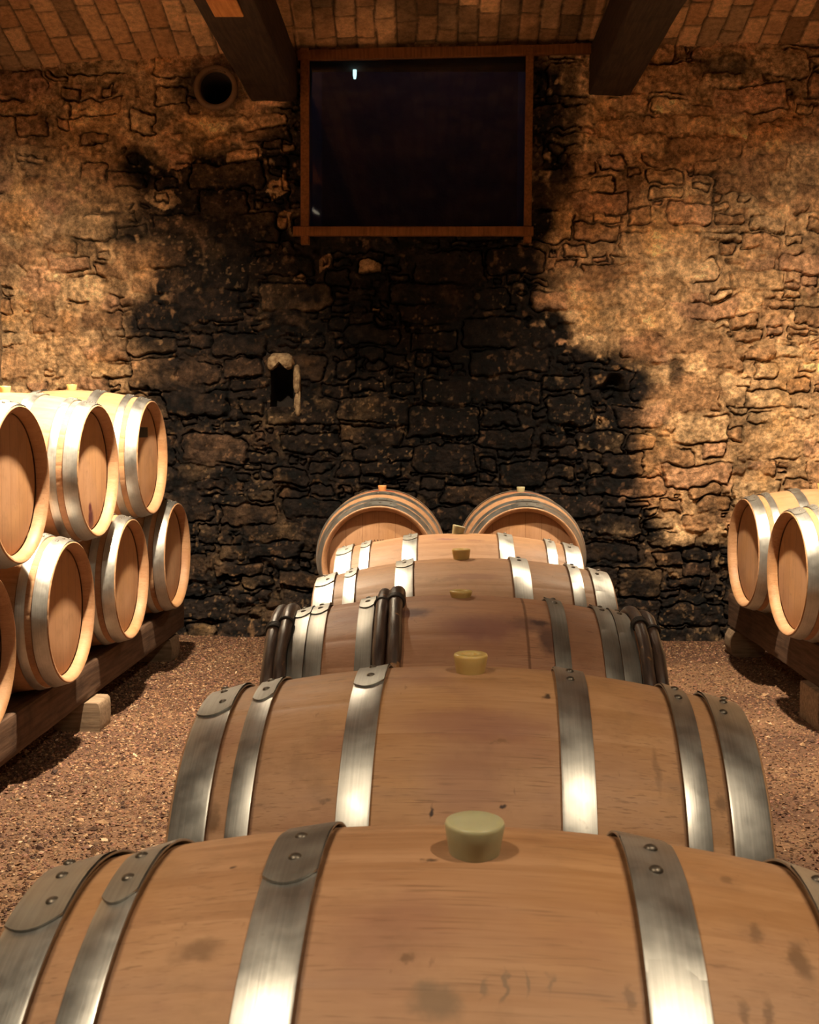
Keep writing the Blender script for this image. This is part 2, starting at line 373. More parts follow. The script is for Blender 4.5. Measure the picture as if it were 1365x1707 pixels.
# ------------------------------------------------------------------ back wall: coursed rubble, soot and weaker light painted into the middle
STONES = '-2.718 3.449 0.216 0.154 -;-2.298 3.37 0.197 0.075 -;-1.949 3.464 0.173 0.157 -;-2.701 3.067 0.195 0.089 -;-2.716 3.222 0.208 0.057 -;-2.302 3.152 0.199 0.135 -;-2.57 2.888 0.15 0.07 -;-2.204 2.91 0.19 0.08 -;-2.054 2.735 0.208 0.084 -;-1.852 2.98 0.102 0.07 c;-1.728 3.236 0.162 0.083 c;-1.288 3.239 0.222 0.095 c;-1.452 3.452 0.186 0.094 c;-1.766 3.378 0.106 0.059 c;-1.099 3.476 0.167 0.094 c;-0.997 3.307 0.065 0.067 c;-1.004 3.103 0.059 0.125 c;-1.259 3.032 0.12 0.073 d;-1.079 3.07 0.04 0.028 c;-1.079 2.987 0.041 0.04 c;-1.039 2.792 0.093 0.107 c;-2.826 2.79 0.087 0.06 -;-2.725 2.727 0.05 0.044 -;-2.525 2.645 0.211 0.074 -;-2.177 2.479 0.256 0.109 -;-2.823 2.514 0.079 0.064 -;-2.64 2.49 0.099 0.048 -;-2.663 2.378 0.242 0.065 -;-2.734 2.281 0.107 0.032 -;-2.752 2.18 0.099 0.053 -;-2.486 2.149 0.153 0.109 -;-2.722 1.938 0.153 0.142 -;-2.458 1.904 0.113 0.12 -;-2.174 2.073 0.15 0.065 -;-2.179 1.915 0.169 0.086 -;-2.325 1.716 0.232 0.107 -;-2.728 1.718 0.158 0.07 -;-2.074 2.275 0.126 0.081 -;-0.921 2.497 0.067 0.108 c;-0.749 2.566 0.045 0.064 c;-0.442 2.518 0.182 0.096 h;-0.476 2.342 0.14 0.06 d;-1.005 2.153 0.204 0.077 d;-0.652 2.121 0.142 0.109 d;-0.412 1.921 0.195 0.093 d;-0.402 2.218 0.067 0.052 h;-0.067 1.898 0.133 0.101 d;-0.212 1.697 0.174 0.096 d;-0.668 1.685 0.2 0.11 d;-1.098 2.281 0.11 0.06 d;-1.335 1.439 0.206 0.103 d;-1.185 1.235 0.234 0.095 d;-1.549 1.09 0.11 0.066 d;-1.309 1.083 0.103 0.058 d;-1.437 0.926 0.248 0.084 d;-1.542 0.699 0.179 0.129 d;-1.049 0.706 0.254 0.125 d;-1.325 0.456 0.34 0.094 d;-0.773 1.164 0.174 0.087 d;-0.966 0.978 0.191 0.067 d;-0.468 1.259 0.221 0.107 d;-1.251 0.27 0.207 0.072 d;1.475 3.446 0.228 0.129 -;1.955 3.43 0.215 0.113 -;2.244 3.188 0.212 0.137 -;1.814 3.18 0.197 0.09 -;1.438 3.216 0.16 0.078 -;1.102 3.062 0.176 0.122 -;1.519 3.007 0.249 0.083 -;2.262 2.978 0.076 0.041 -;2.475 2.943 0.096 0.128 -;2.279 2.862 0.106 0.067 -;2.532 3.18 0.065 0.09 -;2.054 2.972 0.09 0.063 -;1.973 2.833 0.189 0.077 -;1.155 2.846 0.195 0.071 -;1.04 3.306 0.198 0.09 -;2.453 3.446 0.103 0.113 -;1.882 2.98 0.07 0.063 -;2.398 2.709 0.117 0.075 -;2.172 2.526 0.213 0.099 -;2.496 2.436 0.091 0.08 -;2.308 2.269 0.236 0.072 -;2.06 2.144 0.188 0.1 -;2.435 2.088 0.154 0.054 -;2.173 1.945 0.244 0.085 -;2.54 1.922 0.094 0.068 -;1.12 2.17 0.233 0.129 -;1.608 2.161 0.186 0.114 -;1.58 2.374 0.163 0.084 -;1.917 2.339 0.147 0.064 -;0.883 2.536 0.184 0.072 -;1.244 2.551 0.159 0.074 -;1.026 2.387 0.324 0.062 -;0.778 2.141 0.094 0.076 -;1.64 1.764 0.163 0.087 -;2.035 1.76 0.195 0.093 -;2.453 1.741 0.146 0.089 -;1.661 1.919 0.236 0.069 -;1.908 2.708 0.258 0.068 -;1.785 2.526 0.099 0.06 -;2.054 1.556 0.133 0.059 -;2.414 1.558 0.199 0.075 -;2.042 1.393 0.113 0.098 -;2.272 1.384 0.108 0.1 h;2.527 1.322 0.102 0.154 -;1.631 1.253 0.191 0.139 -;1.675 1.462 0.144 0.059 -;1.852 1.022 0.214 0.103 -;1.603 0.915 0.179 0.103 -;1.782 0.797 0.204 0.124 -;2.054 1.145 0.108 0.066 -;2.271 1.163 0.103 0.094 h;1.777 0.578 0.228 0.082 d;1.709 0.384 0.251 0.074 d;1.128 1.169 0.167 0.082 d;1.23 0.888 0.192 0.054 d;1.117 1.474 0.04 0.037 c;1.632 0.414 0.04 0.041 h'
SOOT_SHADE = [(-2.0, 3.34), (-1.72, 3.24), (-1.54, 3.33), (-1.24, 3.33), (-1.07, 3.39), (-0.91, 3.76), (-0.89, 3.92), (0.88, 3.91), (0.89, 3.6), (0.83, 3.37), (0.91, 3.09), (0.84, 2.78), (0.72, 2.62), (0.72, 2.42), (0.68, 2.26), (0.89, 2.16), (0.91, 2.03), (1.27, 2.0), (1.45, 1.93), (1.47, 1.74), (1.44, 1.5), (1.43, 1.25), (1.41, 1.05), (1.49, 0.88), (1.58, 0.68), (2.03, 0.66), (3.2, 0.56), (3.2, -0.3), (-3.4, -0.3), (-3.4, 1.2), (-2.3, 1.4), (-2.09, 1.52), (-2.04, 1.73), (-2.0, 1.89), (-2.1, 2.05), (-2.16, 2.21), (-1.98, 2.33), (-1.91, 2.53), (-1.88, 2.65), (-2.3, 2.69), (-2.07, 2.88), (-1.97, 2.97), (-2.13, 3.13), (-2.07, 3.27)]  # outline of the dark area: soot, with weaker light painted in
WIN = (-.868, .612, 2.74, 3.90)          # x0, x1, z0, z1 of the window opening
NICHE = (-1.12, -.965, 1.575, 1.85)
PIPE = (-1.471, 3.69, .112)

def poly_sd(X, Z, P):
    d = np.full(X.shape, 1e9); inside = np.zeros(X.shape, bool)
    for k in range(len(P)):
        ax, az = P[k]; bx, bz = P[(k + 1) % len(P)]
        ex, ez = bx - ax, bz - az
        t = np.clip(((X - ax) * ex + (Z - az) * ez) / (ex * ex + ez * ez), 0, 1)
        d = np.minimum(d, np.hypot(X - ax - t * ex, Z - az - t * ez))
        c = ((az > Z) != (bz > Z)) & (X < (bx - ax) * (Z - az) / (bz - az + 1e-12) + ax)
        inside ^= c
    return np.where(inside, -d, d)

def build_wall():
    st = .0055
    xs = np.arange(-2.96, 2.92, st); zs = np.arange(-.06, 4.08, st)
    nx, nz = len(xs), len(zs)
    X, Z = np.meshgrid(xs, zs, indexing='ij')
    WX = X + fbm(X, Z, 5, 31, 3) * .085 + fbm(X, Z, 17, 61, 4) * .05
    WZ = Z + fbm(X, Z, 5, 47, 3) * .075 + fbm(X, Z, 17, 77, 4) * .045
    s1 = np.full((nx, nz), 1.); s2 = np.full((nx, nz), 1.); sid = np.full((nx, nz), -1)
    H = []; TAG = []
    r = np.random.default_rng(17)
    def add(cx, cz, wd, hd, tag):
        k = len(H); H.append((cx, cz, wd, hd)); TAG.append(tag)
        m = .09
        i0 = max(0, int((cx - wd / 2 - m - xs[0]) / st)); i1 = min(nx, int((cx + wd / 2 + m - xs[0]) / st) + 1)
        j0 = max(0, int((cz - hd / 2 - m - zs[0]) / st)); j1 = min(nz, int((cz + hd / 2 + m - zs[0]) / st) + 1)
        if i1 <= i0 or j1 <= j0: return
        w = np.s_[i0:i1, j0:j1]
        a = r.uniform(-.05, .05); ca, sa = math.cos(a), math.sin(a)
        px, pz = WX[w] - cx, WZ[w] - cz
        px, pz = px * ca + pz * sa, -px * sa + pz * ca
        rad = r.uniform(.12, .42) * min(wd, hd) / 2
        qx, qz = np.abs(px) - wd / 2 + rad, np.abs(pz) - hd / 2 + rad
        d = np.hypot(np.maximum(qx, 0), np.maximum(qz, 0)) + np.minimum(np.maximum(qx, qz), 0) - rad
        b = d < s1[w]
        s2[w] = np.where(b, s1[w], np.minimum(s2[w], d))
        sid[w] = np.where(b, k, sid[w]); s1[w] = np.where(b, d, s1[w])
    for q in STONES.split(';'):
        t = q.split(); add(float(t[0]), float(t[1]), float(t[2]) - .012, float(t[3]) - .012, t[4])
    big = poly_sd(X, Z, SOOT_SHADE)
    for (lo, hi, l2, h2, tries) in ((.28, .55, .12, .21, 7000), (.15, .32, .07, .13, 7000), (.06, .14, .035, .07, 6000), (.03, .06, .02, .04, 2500)):
        for _ in range(tries):
            wd, hd = r.uniform(lo, hi), r.uniform(l2, h2)
            cx, cz = r.uniform(-2.95, 2.9), r.uniform(-.03, 4.05)
            i, j = int((cx - xs[0]) / st), int((cz - zs[0]) / st)
            a, b = int(wd * .42 / st), int(hd * .42 / st)
            i = min(max(i, 0), nx - 1); j = min(max(j, 0), nz - 1)
            if s1[i, j] < hd * .45: continue
            if cx < -1.5 and cz > 2.9 and r.random() < .9: continue
            if hi < .2 and big[i, j] > 0 and r.random() < .55: continue
            ok = True
            for di, dj in ((-a, 0), (a, 0), (0, b), (0, -b), (-a, -b), (a, b), (-a, b), (a, -b)):
                ii, jj = min(max(i + di, 0), nx - 1), min(max(j + dj, 0), nz - 1)
                if s1[ii, jj] < .004: ok = False; break
            if ok: add(cx, cz, wd, hd, '-')
    n = len(H)
    sh = r.uniform(.016, .05, n); sr = r.random(n); sr2 = r.random(n)
    tilt = r.uniform(-.09, .09, n)
    cz = np.array([h[1] for h in H])
    edge = np.minimum(-s1, (s2 - s1) * .5)
    up = sstep(-.002, .015, edge)
    jv = sstep(-.1, .1, fbm(X, Z, 6, 401, 3))
    up = 1 - (1 - up) * (.22 + .78 * jv)
    ids = np.maximum(sid, 0)
    stone_h = np.where(sid >= 0, sh[ids] + tilt[ids] * (Z - cz[ids]) * .9, .02)
    rough = fbm(X, Z, 14, 5, 4) * .018 + fbm(X, Z, 50, 15, 3) * .011
    ridge = 1 - np.abs(fbm(X, Z, 8, 411, 4)) * 4
    ridge2 = 1 - np.abs(fbm(X, Z * 1.5, 19, 421, 4)) * 4
    rough = rough + ridge * .011 + ridge2 * .007
    dark_in = poly_sd(X + fbm(X, Z, 3, 91, 4) * .3, Z + fbm(X, Z, 3, 93, 4) * .26, SOOT_SHADE)
    soot_shade = sstep(.1, -.1, dark_in)
    # mortar nearly flush on the clean stone, raked out in the sooty part
    flush = np.clip(sstep(-.12, .1, fbm(X, Z, 2.2, 101, 3)) * .5 + .36 - soot_shade * .34, 0, .92)
    plaster = sstep(.0, .5, Z - 3.05) * sstep(-1.7, -2.1, X)
    flush = np.maximum(flush, plaster * .85)
    mort = lerp(-.012, stone_h * .95, flush) + fbm(X, Z, 22, 111, 3) * .02
    hgt = lerp(mort, stone_h + sstep(0, .05, edge) * .004, up) + rough
    # thin open cracks under some stones
    crack = sstep(.009, .0, np.abs(edge - .001)) * sstep(.0, .1, fbm(X, Z, 3.1, 131, 3) + .02 + soot_shade * .1)
    hgt -= crack * .055
    # albedo
    A = np.array([[.37, .21, .105], [.45, .275, .14], [.32, .18, .09], [.5, .325, .175], [.4, .225, .125]])
    idx = (sr * 5).astype(int)
    sc = A[idx] * (.85 + .3 * sr2[:, None])
    mcol = np.array([.4, .25, .13])
    c = lerp(mcol, sc[ids], up[..., None])
    c = c * 1.22 * (1 + fbm(X, Z, 5, 151, 6)[..., None] * 1.1)
    c = c * (1 - .6 * crack[..., None])
    c = c * (1 + np.clip(fbm(X, Z, 34, 451, 4), -.25, .25)[..., None] * 1.6)
    grey = sstep(.05, .28, fbm(X, Z, 1.6, 161, 4) + fbm(X, Z, 9, 163, 3) * .4)
    c = lerp(c, c * np.array([.58, .56, .6]), (grey * .75)[..., None])
    och = sstep(.08, .3, fbm(X, Z, 3.3, 171, 4))
    c = lerp(c, c * np.array([1.25, 1.12, .85]), (och * .6)[..., None])
    tg = np.array(TAG); stg = tg[ids]
    stg = np.where(sid >= 0, stg, '-')
    keep = np.where(stg == 'c', .95, np.where(stg == 'h', .55, 0.)) * up
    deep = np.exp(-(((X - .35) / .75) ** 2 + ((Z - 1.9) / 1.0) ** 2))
    so = np.clip(soot_shade * (1.0 + .4 * fbm(X, Z, 7, 181, 4) + .22 * (sr2[ids] - .5) * up + .22 * deep) , 0, 1)
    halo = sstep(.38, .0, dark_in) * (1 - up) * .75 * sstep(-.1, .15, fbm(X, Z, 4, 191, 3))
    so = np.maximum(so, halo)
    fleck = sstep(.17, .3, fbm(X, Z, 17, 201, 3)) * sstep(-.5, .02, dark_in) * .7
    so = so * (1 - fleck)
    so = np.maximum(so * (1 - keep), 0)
    # extra dark blotches: under the vault, round the pipe, beside the window, lower right
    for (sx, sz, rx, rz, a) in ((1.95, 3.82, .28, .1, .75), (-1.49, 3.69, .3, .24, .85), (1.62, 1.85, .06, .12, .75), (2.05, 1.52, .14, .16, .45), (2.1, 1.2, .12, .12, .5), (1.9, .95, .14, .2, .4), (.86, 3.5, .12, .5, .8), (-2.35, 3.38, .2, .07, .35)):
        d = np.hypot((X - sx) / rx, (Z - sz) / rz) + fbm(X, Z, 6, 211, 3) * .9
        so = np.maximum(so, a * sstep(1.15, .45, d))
    soot_shade_col = lerp(np.array([.004, .003, .003]), np.array([.021, .014, .011]), (sstep(-.2, .25, fbm(X, Z, 20, 221, 4)) * (1 - .65 * deep))[..., None])
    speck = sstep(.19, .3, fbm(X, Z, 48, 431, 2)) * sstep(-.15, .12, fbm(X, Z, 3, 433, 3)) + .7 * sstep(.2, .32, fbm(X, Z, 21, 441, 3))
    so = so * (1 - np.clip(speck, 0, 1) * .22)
    c = lerp(c, soot_shade_col, np.clip(so, 0, 1)[..., None])
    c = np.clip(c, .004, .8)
    # holes
    hx, hz = X[:-1, :-1] + st / 2, Z[:-1, :-1] + st / 2
    keepf = ~((hx > WIN[0]) & (hx < WIN[1]) & (hz > WIN[2]) & (hz < WIN[3]))
    keepf &= ~((hx > NICHE[0]) & (hx < NICHE[1]) & (hz > NICHE[2]) & (hz < NICHE[3]))
    keepf &= ~(np.hypot(hx - PIPE[0], hz - PIPE[1]) < PIPE[2])
    # dark pocket where a stone is missing
    pk = sstep(1.1, .6, np.hypot((X - 1.205) / .075, (Z - 1.68) / .12) + fbm(X, Z, 9, 231, 2) * .8)
    hgt -= pk * .16
    c = lerp(c, np.array([.008, .007, .007]), pk[..., None] * .9)
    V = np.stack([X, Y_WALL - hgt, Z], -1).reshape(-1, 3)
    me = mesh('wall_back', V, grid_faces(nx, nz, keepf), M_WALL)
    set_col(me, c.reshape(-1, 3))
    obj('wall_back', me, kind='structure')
build_wall()

def lathe(prof, n=48, axis='x', closed=False):
    """prof: list of (x, r). Revolved about local X."""
    P = np.array(prof); k = len(P); a = np.arange(n) / n * 2 * math.pi
    V = np.stack([np.repeat(P[None, :, 0], n, 0), P[None, :, 1] * np.sin(a)[:, None], P[None, :, 1] * np.cos(a)[:, None]], -1)
    f = []
    kk = k if closed else k - 1
    for i in range(n):
        j = (i + 1) % n
        for q in range(kk):
            p = (q + 1) % k
            f.append((i * k + q, i * k + p, j * k + p, j * k + q))
    return V.reshape(-1, 3), f

def box(x0, x1, y0, y1, z0, z1):
    v = [(x, y, z) for x in (x0, x1) for y in (y0, y1) for z in (z0, z1)]
    f = [(0, 1, 3, 2), (4, 6, 7, 5), (0, 4, 5, 1), (2, 3, 7, 6), (0, 2, 6, 4), (1, 5, 7, 3)]
    return v, f

def bevel_obj(o, wd=.004, seg=2):
    m = o.modifiers.new('bevel', 'BEVEL'); m.width = wd; m.segments = seg; m.limit_method = 'ANGLE'
    return o

def rough_beam(name, x0, x1, y0, y1, z0, z1, mat, amp=.006, seed=1, step=.06, axis='y', rnd=.012):
    """A hewn timber: rounded-corner section swept along its length with slightly uneven faces."""
    L0, L1 = (y0, y1)
    n = max(2, int((L1 - L0) / step)); t = np.linspace(L0, L1, n)
    w, h = (x1 - x0) / 2, (z1 - z0) / 2; cx, cz = (x0 + x1) / 2, (z0 + z1) / 2
    sec = []
    for sx, sz, a0 in ((1, 1, 0), (-1, 1, 90), (-1, -1, 180), (1, -1, 270)):
        for a in (0, 45, 90):
            q = math.radians(a0 + a); sec.append((sx * (w - rnd) + rnd * math.cos(q), sz * (h - rnd) + rnd * math.sin(q)))
    sec = np.array(sec); dense = []
    for k in range(len(sec)):
        a, b = sec[k], sec[(k + 1) % len(sec)]
        m = 5 if np.hypot(*(b - a)) > .05 else 1
        for q in range(m): dense.append(a + (b - a) * q / m)
    sec = np.array(dense); ns = len(sec)
    u = np.arange(ns) / ns * 8
    V = np.zeros((n, ns, 3))
    T, UU = np.meshgrid(t, u, indexing='ij')
    d = 1 + (fbm(T, UU, 1.3, seed, 3) * 2 * amp + fbm(T, UU, 7, seed + 3, 2) * amp * .6) / min(w, h)
    V[..., 0] = cx + sec[None, :, 0] * d; V[..., 1] = T; V[..., 2] = cz + sec[None, :, 1] * d
    f = []
    for i in range(n - 1):
        for k in range(ns):
            f.append((i * ns + k, i * ns + (k + 1) % ns, (i + 1) * ns + (k + 1) % ns, (i + 1) * ns + k))
    f.append(tuple(range(ns - 1, -1, -1))); f.append(tuple((n - 1) * ns + k for k in range(ns)))
    me = mesh(name, V.reshape(-1, 3), f, mat, smooth=True)
    try: me.set_sharp_from_angle(angle=.6)
    except Exception: pass
    return me

# side and rear walls
obj('wall_left', mesh('wall_left', [(-2.945, -3, -.1), (-2.945, 8.5, -.1), (-2.945, 8.5, 5.2), (-2.945, -3, 5.2)], [(0, 1, 2, 3)], M_SIDE), kind='structure')
obj('wall_right', mesh('wall_right', [(2.9, -3, -.1), (2.9, 8.5, -.1), (2.9, 8.5, 5.2), (2.9, -3, 5.2)], [(3, 2, 1, 0)], M_SIDE), kind='structure')
obj('wall_front', mesh('wall_front', [(-2.95, -3, -.1), (2.95, -3, -.1), (2.95, -3, 5.2), (-2.95, -3, 5.2)], [(3, 2, 1, 0)], M_SIDE), kind='structure')

# ------------------------------------------------------------------ brick vault springing from the back wall
def build_vault():
    ys = np.concatenate([np.arange(8.46, 7.3, -.011), np.arange(7.3, -3.1, -.2)])
    xs = np.arange(-3.0, 2.96, .011)
    X, Y = np.meshgrid(xs, ys, indexing='ij')
    spring = np.interp(X, [-2.95, -2.3, -1.75, -.9, 0, 2.9], [3.812, 3.855, 3.885, 3.925, 3.955, 3.965])
    R = 5.7 / math.sin(.326)
    Zb = spring + np.sqrt(R * R - (Y - 2.7) ** 2) - R * math.cos(.326)
    bw, bl = .132, .26
    wx = X + fbm(X, Y, 4, 311, 2) * .03; wy = Y + fbm(X, Y, 4, 313, 2) * .04
    ci = np.floor(wx / bw); fx = wx / bw - ci
    off = np.random.default_rng(9).random(400)[(ci.astype(int) + 200) % 400]
    lj = .8 + .5 * np.random.default_rng(19).random(400)[(ci.astype(int) + 200) % 400]
    v = wy / (bl * lj) + off * 3; ri = np.floor(v); fy = v - ri
    ed = np.minimum(np.minimum(fx, 1 - fx) * bw, np.minimum(fy, 1 - fy) * bl * lj)
    ed = ed + fbm(X, Y, 30, 317, 2) * .008
    up = sstep(.002, .011, ed)
    hsh = np.random.default_rng(29).random((400, 400)); hh = hsh[(ci.astype(int) + 200) % 400, (ri.astype(int) + 200) % 400]
    h2 = np.random.default_rng(39).random((400, 400))[(ci.astype(int) + 200) % 400, (ri.astype(int) + 200) % 400]
    Zv = Zb - up * (.008 + .008 * hh) - fbm(X, Y, 25, 319, 3) * .006
    Zv = np.where(Y < 7.25, Zb - .012, Zv)
    c = lerp(np.array([.46, .24, .115]), np.array([.78, .48, .26]), hh[..., None])
    c = lerp(c, c * np.array([.5, .55, .6]), (h2 > .72)[..., None] * .8)
    c = lerp(np.array([.12, .08, .05]), c, up[..., None])
    s = sstep(.0, .3, fbm(X, Y, 2.6, 331, 4) + .18 * ((X > -.9) & (X < 1.0)))  # stains, with the dim light between the beams painted in
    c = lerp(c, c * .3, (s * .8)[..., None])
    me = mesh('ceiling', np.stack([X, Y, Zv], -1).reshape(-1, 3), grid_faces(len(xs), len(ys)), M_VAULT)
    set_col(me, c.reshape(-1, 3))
    obj('ceiling', me, kind='structure')
build_vault()

# tie beams
bl_ = empty('ceiling_beam', (-1.08, 2.7, 3.6), label='dark hewn wooden ceiling beam left of the window, with an orange patch underneath', cat='beam', group='tie beams under the vault')
o = obj('timber', rough_beam('timber', -.155, .155, -5.7, 5.78, 0, .29, M_BEAM, seed=3), bl_)
o = bevel_obj(obj('beam_patch', mesh('beam_patch', *box(-.085, .068, 2.9, 3.895, -.012, .004), M_PATCH, False), bl_)); o['label'] = 'thin orange-brown patch on the underside'  # plate coloured lighter and more orange than the beam
br_ = empty('ceiling_beam', (1.145, 2.7, 3.642), label='dark hewn wooden ceiling beam right of the window, with a plain underside', cat='beam', group='tie beams under the vault')
obj('timber', rough_beam('timber', -.138, .138, -5.7, 5.78, 0, .31, M_BEAM, seed=13), br_)

# ------------------------------------------------------------------ window in the back wall
win = empty('window_1', (-.13, 8.35, 2.74), kind='structure')
def wpart(name, me, lab=None):
    o = obj(name, me, win); o.matrix_parent_inverse = Matrix.Translation((.13, -8.35, -2.74))
    if lab: o['label'] = lab
    return o
wpart('frame_post', rough_beam('frame_post', 0, .054, 0, 1.27, 0, .06, M_FRAME, .002, 5, rnd=.004)).matrix_local = Matrix(((1, 0, 0, -.767), (0, 0, -1, -.03), (0, 1, 0, -.09), (0, 0, 0, 1)))
wpart('frame_post', rough_beam('frame_post', 0, .05, 0, 1.27, 0, .06, M_FRAME, .002, 6, rnd=.004)).matrix_local = Matrix(((1, 0, 0, .712), (0, 0, -1, -.03), (0, 1, 0, -.075), (0, 0, 0, 1)))
wpart('sill_rail', rough_beam('sill_rail', 0, .055, 0, 1.59, 0, .064, M_FRAME, .003, 7, rnd=.012)).matrix_local = Matrix(((0, 1, 0, -.817), (-1, 0, 0, -.045), (0, 0, 1, -.036), (0, 0, 0, 1)))
tl = math.atan2(.085, 1.92)
wpart('head_board', rough_beam('head_board', 0, .045, 0, 1.92, 0, .065, M_FRAME, .003, 8, rnd=.004)).matrix_local = Matrix(((0, math.cos(tl), 0, -.782), (-1, 0, 0, -.04), (0, math.sin(tl), 1, 1.105), (0, 0, 0, 1)))
v, f = box(-.735, .74, .03, .036, .0, 1.165)
o = obj('pane', mesh('pane', v, f, M_GLASS, False), win)
# window recess: an added stone well, open to the night sky to tint the glass blue
x0, x1, z0, z1 = WIN
rv = [(x0, 8.36, z0), (x1, 8.36, z0), (x1, 8.36, z1), (x0, 8.36, z1), (x0, 9.5, z0), (x1, 9.5, z0), (x1, 8.75, z1), (x0, 8.75, z1), (x1, 9.5, 4.75), (x0, 9.5, 4.75), (x1, 8.75, 4.75), (x0, 8.75, 4.75)]
rf = [(0, 1, 5, 4), (3, 7, 6, 2), (4, 5, 8, 9), (7, 11, 10, 6), (1, 2, 6, 10, 8, 5), (0, 4, 9, 11, 7, 3)]
o = obj('tint_well', mesh('tint_well', [(a + .13, b - 8.35, c - 2.74) for a, b, c in rv], rf, M_RECESS, False), win)

g = N('glint_tube_glow'); e = g.n('ShaderNodeEmission'); e.inputs[0].default_value = (.6, 1, .95, 1); e.inputs[1].default_value = 1.6
g.t.links.new(e.outputs[0], g.out.inputs[0])
v, f = lathe([(-.045, 0), (-.045, .008), (-.02, .013), (.03, .013), (.05, .006), (.055, 0)], 16)
tube = obj('glint_tube', mesh('glint_tube', np.stack([v[:, 1], v[:, 2], v[:, 0]], -1), f, g.m), label='small slim pale glow added behind the dark window glass as a lamp glint', cat='light')  # added glow standing in for a lamp's reflection in the pane
tube.location = (-.568, 8.70, 3.885)
v, f = box(-.004, .004, -.004, .004, .05, .6)
obj('glint_cord', mesh('glint_cord', v, f, M_LAMP, False), tube)  # made-up cord that carries the added glow

# ------------------------------------------------------------------ clay pipe mouth and little niche
pr = [(.3, .108), (-.03, .11), (-.042, .116), (-.042, .138), (-.03, .148), (.07, .15)]
v, f = lathe(pr, 40)
v = np.stack([v[:, 1], v[:, 0], v[:, 2]], -1)
pipe = obj('clay_pipe', mesh('clay_pipe', v, f, M_CLAY), label='round open clay pipe mouth set in the wall under the left beam', cat='pipe')
v, f = lathe([(.0, .106), (.32, .106), (.32, 0)], 40)
obj('bore_shade', mesh('bore_shade', np.stack([v[:, 1], v[:, 0], v[:, 2]], -1), f, M_RECESS), pipe)  # near-black lining paints the shade inside the pipe
pipe.location = (PIPE[0], 8.37, PIPE[1]); pipe.scale = (1, 1, 1)
x0, x1, z0, z1 = NICHE
nv = [(x0, 8.37, z0), (x1, 8.37, z0), (x1, 8.37, z1), (x0, 8.37, z1), (x0, 8.72, z0), (x1, 8.72, z0), (x1, 8.72, z1), (x0, 8.72, z1)]
e = .12
nv = [(a, b + .03 if b < 8.5 else b, c) for a, b, c in nv] + [(x0 - e, 8.45, z0 - e), (x1 + e, 8.45, z0 - e), (x1 + e, 8.45, z1 + e), (x0 - e, 8.45, z1 + e)]
obj('trim_1', mesh('trim_1', nv, [(0, 1, 5, 4), (1, 2, 6, 5), (2, 3, 7, 6), (3, 0, 4, 7), (4, 5, 6, 7), (8, 9, 1, 0), (9, 10, 2, 1), (10, 11, 3, 2), (11, 8, 0, 3)], M_RECESS, False), kind='structure')
def lump(name, cx, cy, cz, rx, ry, rz, mat, seed, cut=None, **k):
    """An irregular dressed stone: a subdivided sphere pushed in and out by noise, optionally hollowed below."""
    a = np.linspace(0, math.pi, 25); b = np.arange(36) / 36 * 2 * math.pi
    A, B = np.meshgrid(a, b, indexing='ij')
    P = np.stack([np.sin(A) * np.cos(B), np.sin(A) * np.sin(B), np.cos(A)], -1)
    P = np.sign(P) * np.abs(P) ** .75
    d = 1 + fbm(P[..., 0] + P[..., 1] * .7, P[..., 2] + P[..., 1] * .3, 2.2, seed, 4) * .5
    P = P * d[..., None] * np.array([rx, ry, rz])
    if cut is not None:
        dip = np.maximum(0, cut - np.abs(P[..., 0])) * 1.1
        P[..., 2] = np.maximum(P[..., 2], -rz * .9 + dip)
    f = []
    for i in range(24):
        for j in range(36):
            f.append((i * 36 + j, (i + 1) * 36 + j, (i + 1) * 36 + (j + 1) % 36, i * 36 + (j + 1) % 36))
    o = obj(name, mesh(name, P.reshape(-1, 3), f, mat), **k); o.location = (cx, cy, cz); return o
lump('trim_2', -1.05, 8.355, 1.875, .088, .07, .06, M_LIME, 3, cut=.05, kind='structure')
lump('trim_3', -.935, 8.36, 1.755, .024, .06, .095, M_LIME, 5, kind='structure')
lump('trim_4', -.93, 8.365, 1.60, .024, .045, .085, M_LIME, 8, kind='structure')

# ------------------------------------------------------------------ lamps under the beams
def lamp(x, y, z_beam, em, lean, deep, label):
    t = empty('spot_lamp', (x, y, z_beam), label=label, cat='lamp', group='spot lamps under the beams')
    stem = obj('stem', mesh('stem', *lathe([(0, 0), (0, .03), (.012, .03), (.014, .008), (.09, .008), (.09, 0)], 20), M_LAMP), t)
    stem.matrix_local = Matrix.Rotation(math.pi / 2, 4, 'Y')
    hm = Matrix.Translation((0, 0, -.09)) @ Vector(lean).to_track_quat('X', 'Z').to_matrix().to_4x4()
    hd = obj('housing', mesh('housing', *lathe([(0, 0), (0, .03), (.012, .055), (.05, .066), (.085 + .05 * deep, .07), (.085 + .05 * deep, .066), (.055, .06), (.05, 0)], 32), M_LAMP), t)
    hd.matrix_local = hm
    n = 28; a = np.arange(n) / n * 2 * math.pi
    v = np.stack([np.full(n, .062), .058 * np.cos(a), .058 * np.sin(a)], -1)
    g = N('lamp_glow'); e = g.n('ShaderNodeEmission'); e.inputs[0].default_value = (*LAMP_RGB, 1); e.inputs[1].default_value = em
    g.t.links.new(e.outputs[0], g.out.inputs[0])
    ln = obj('lens', mesh('lens', v, [tuple(range(n))], g.m, False), t); ln.matrix_local = hm
for (x, y, em, lean, deep), lb in zip(LAMPS, ('lit spot lamp under the left beam above the left barrel stack', 'lit spot lamp under the right beam above the right barrels',
                                       'lit spot lamp under the left beam beside the nearest barrel', 'lit spot lamp under the right beam beside the nearest barrel')):
    lamp(x, y, 3.6 if x < 0 else 3.642, em, lean, deep, lb)

# ------------------------------------------------------------------ barrels
HL, RB, RE = .44, .361, .303
def prof_r(x): return RB - (RB - RE) * (np.abs(x) / HL) ** 2

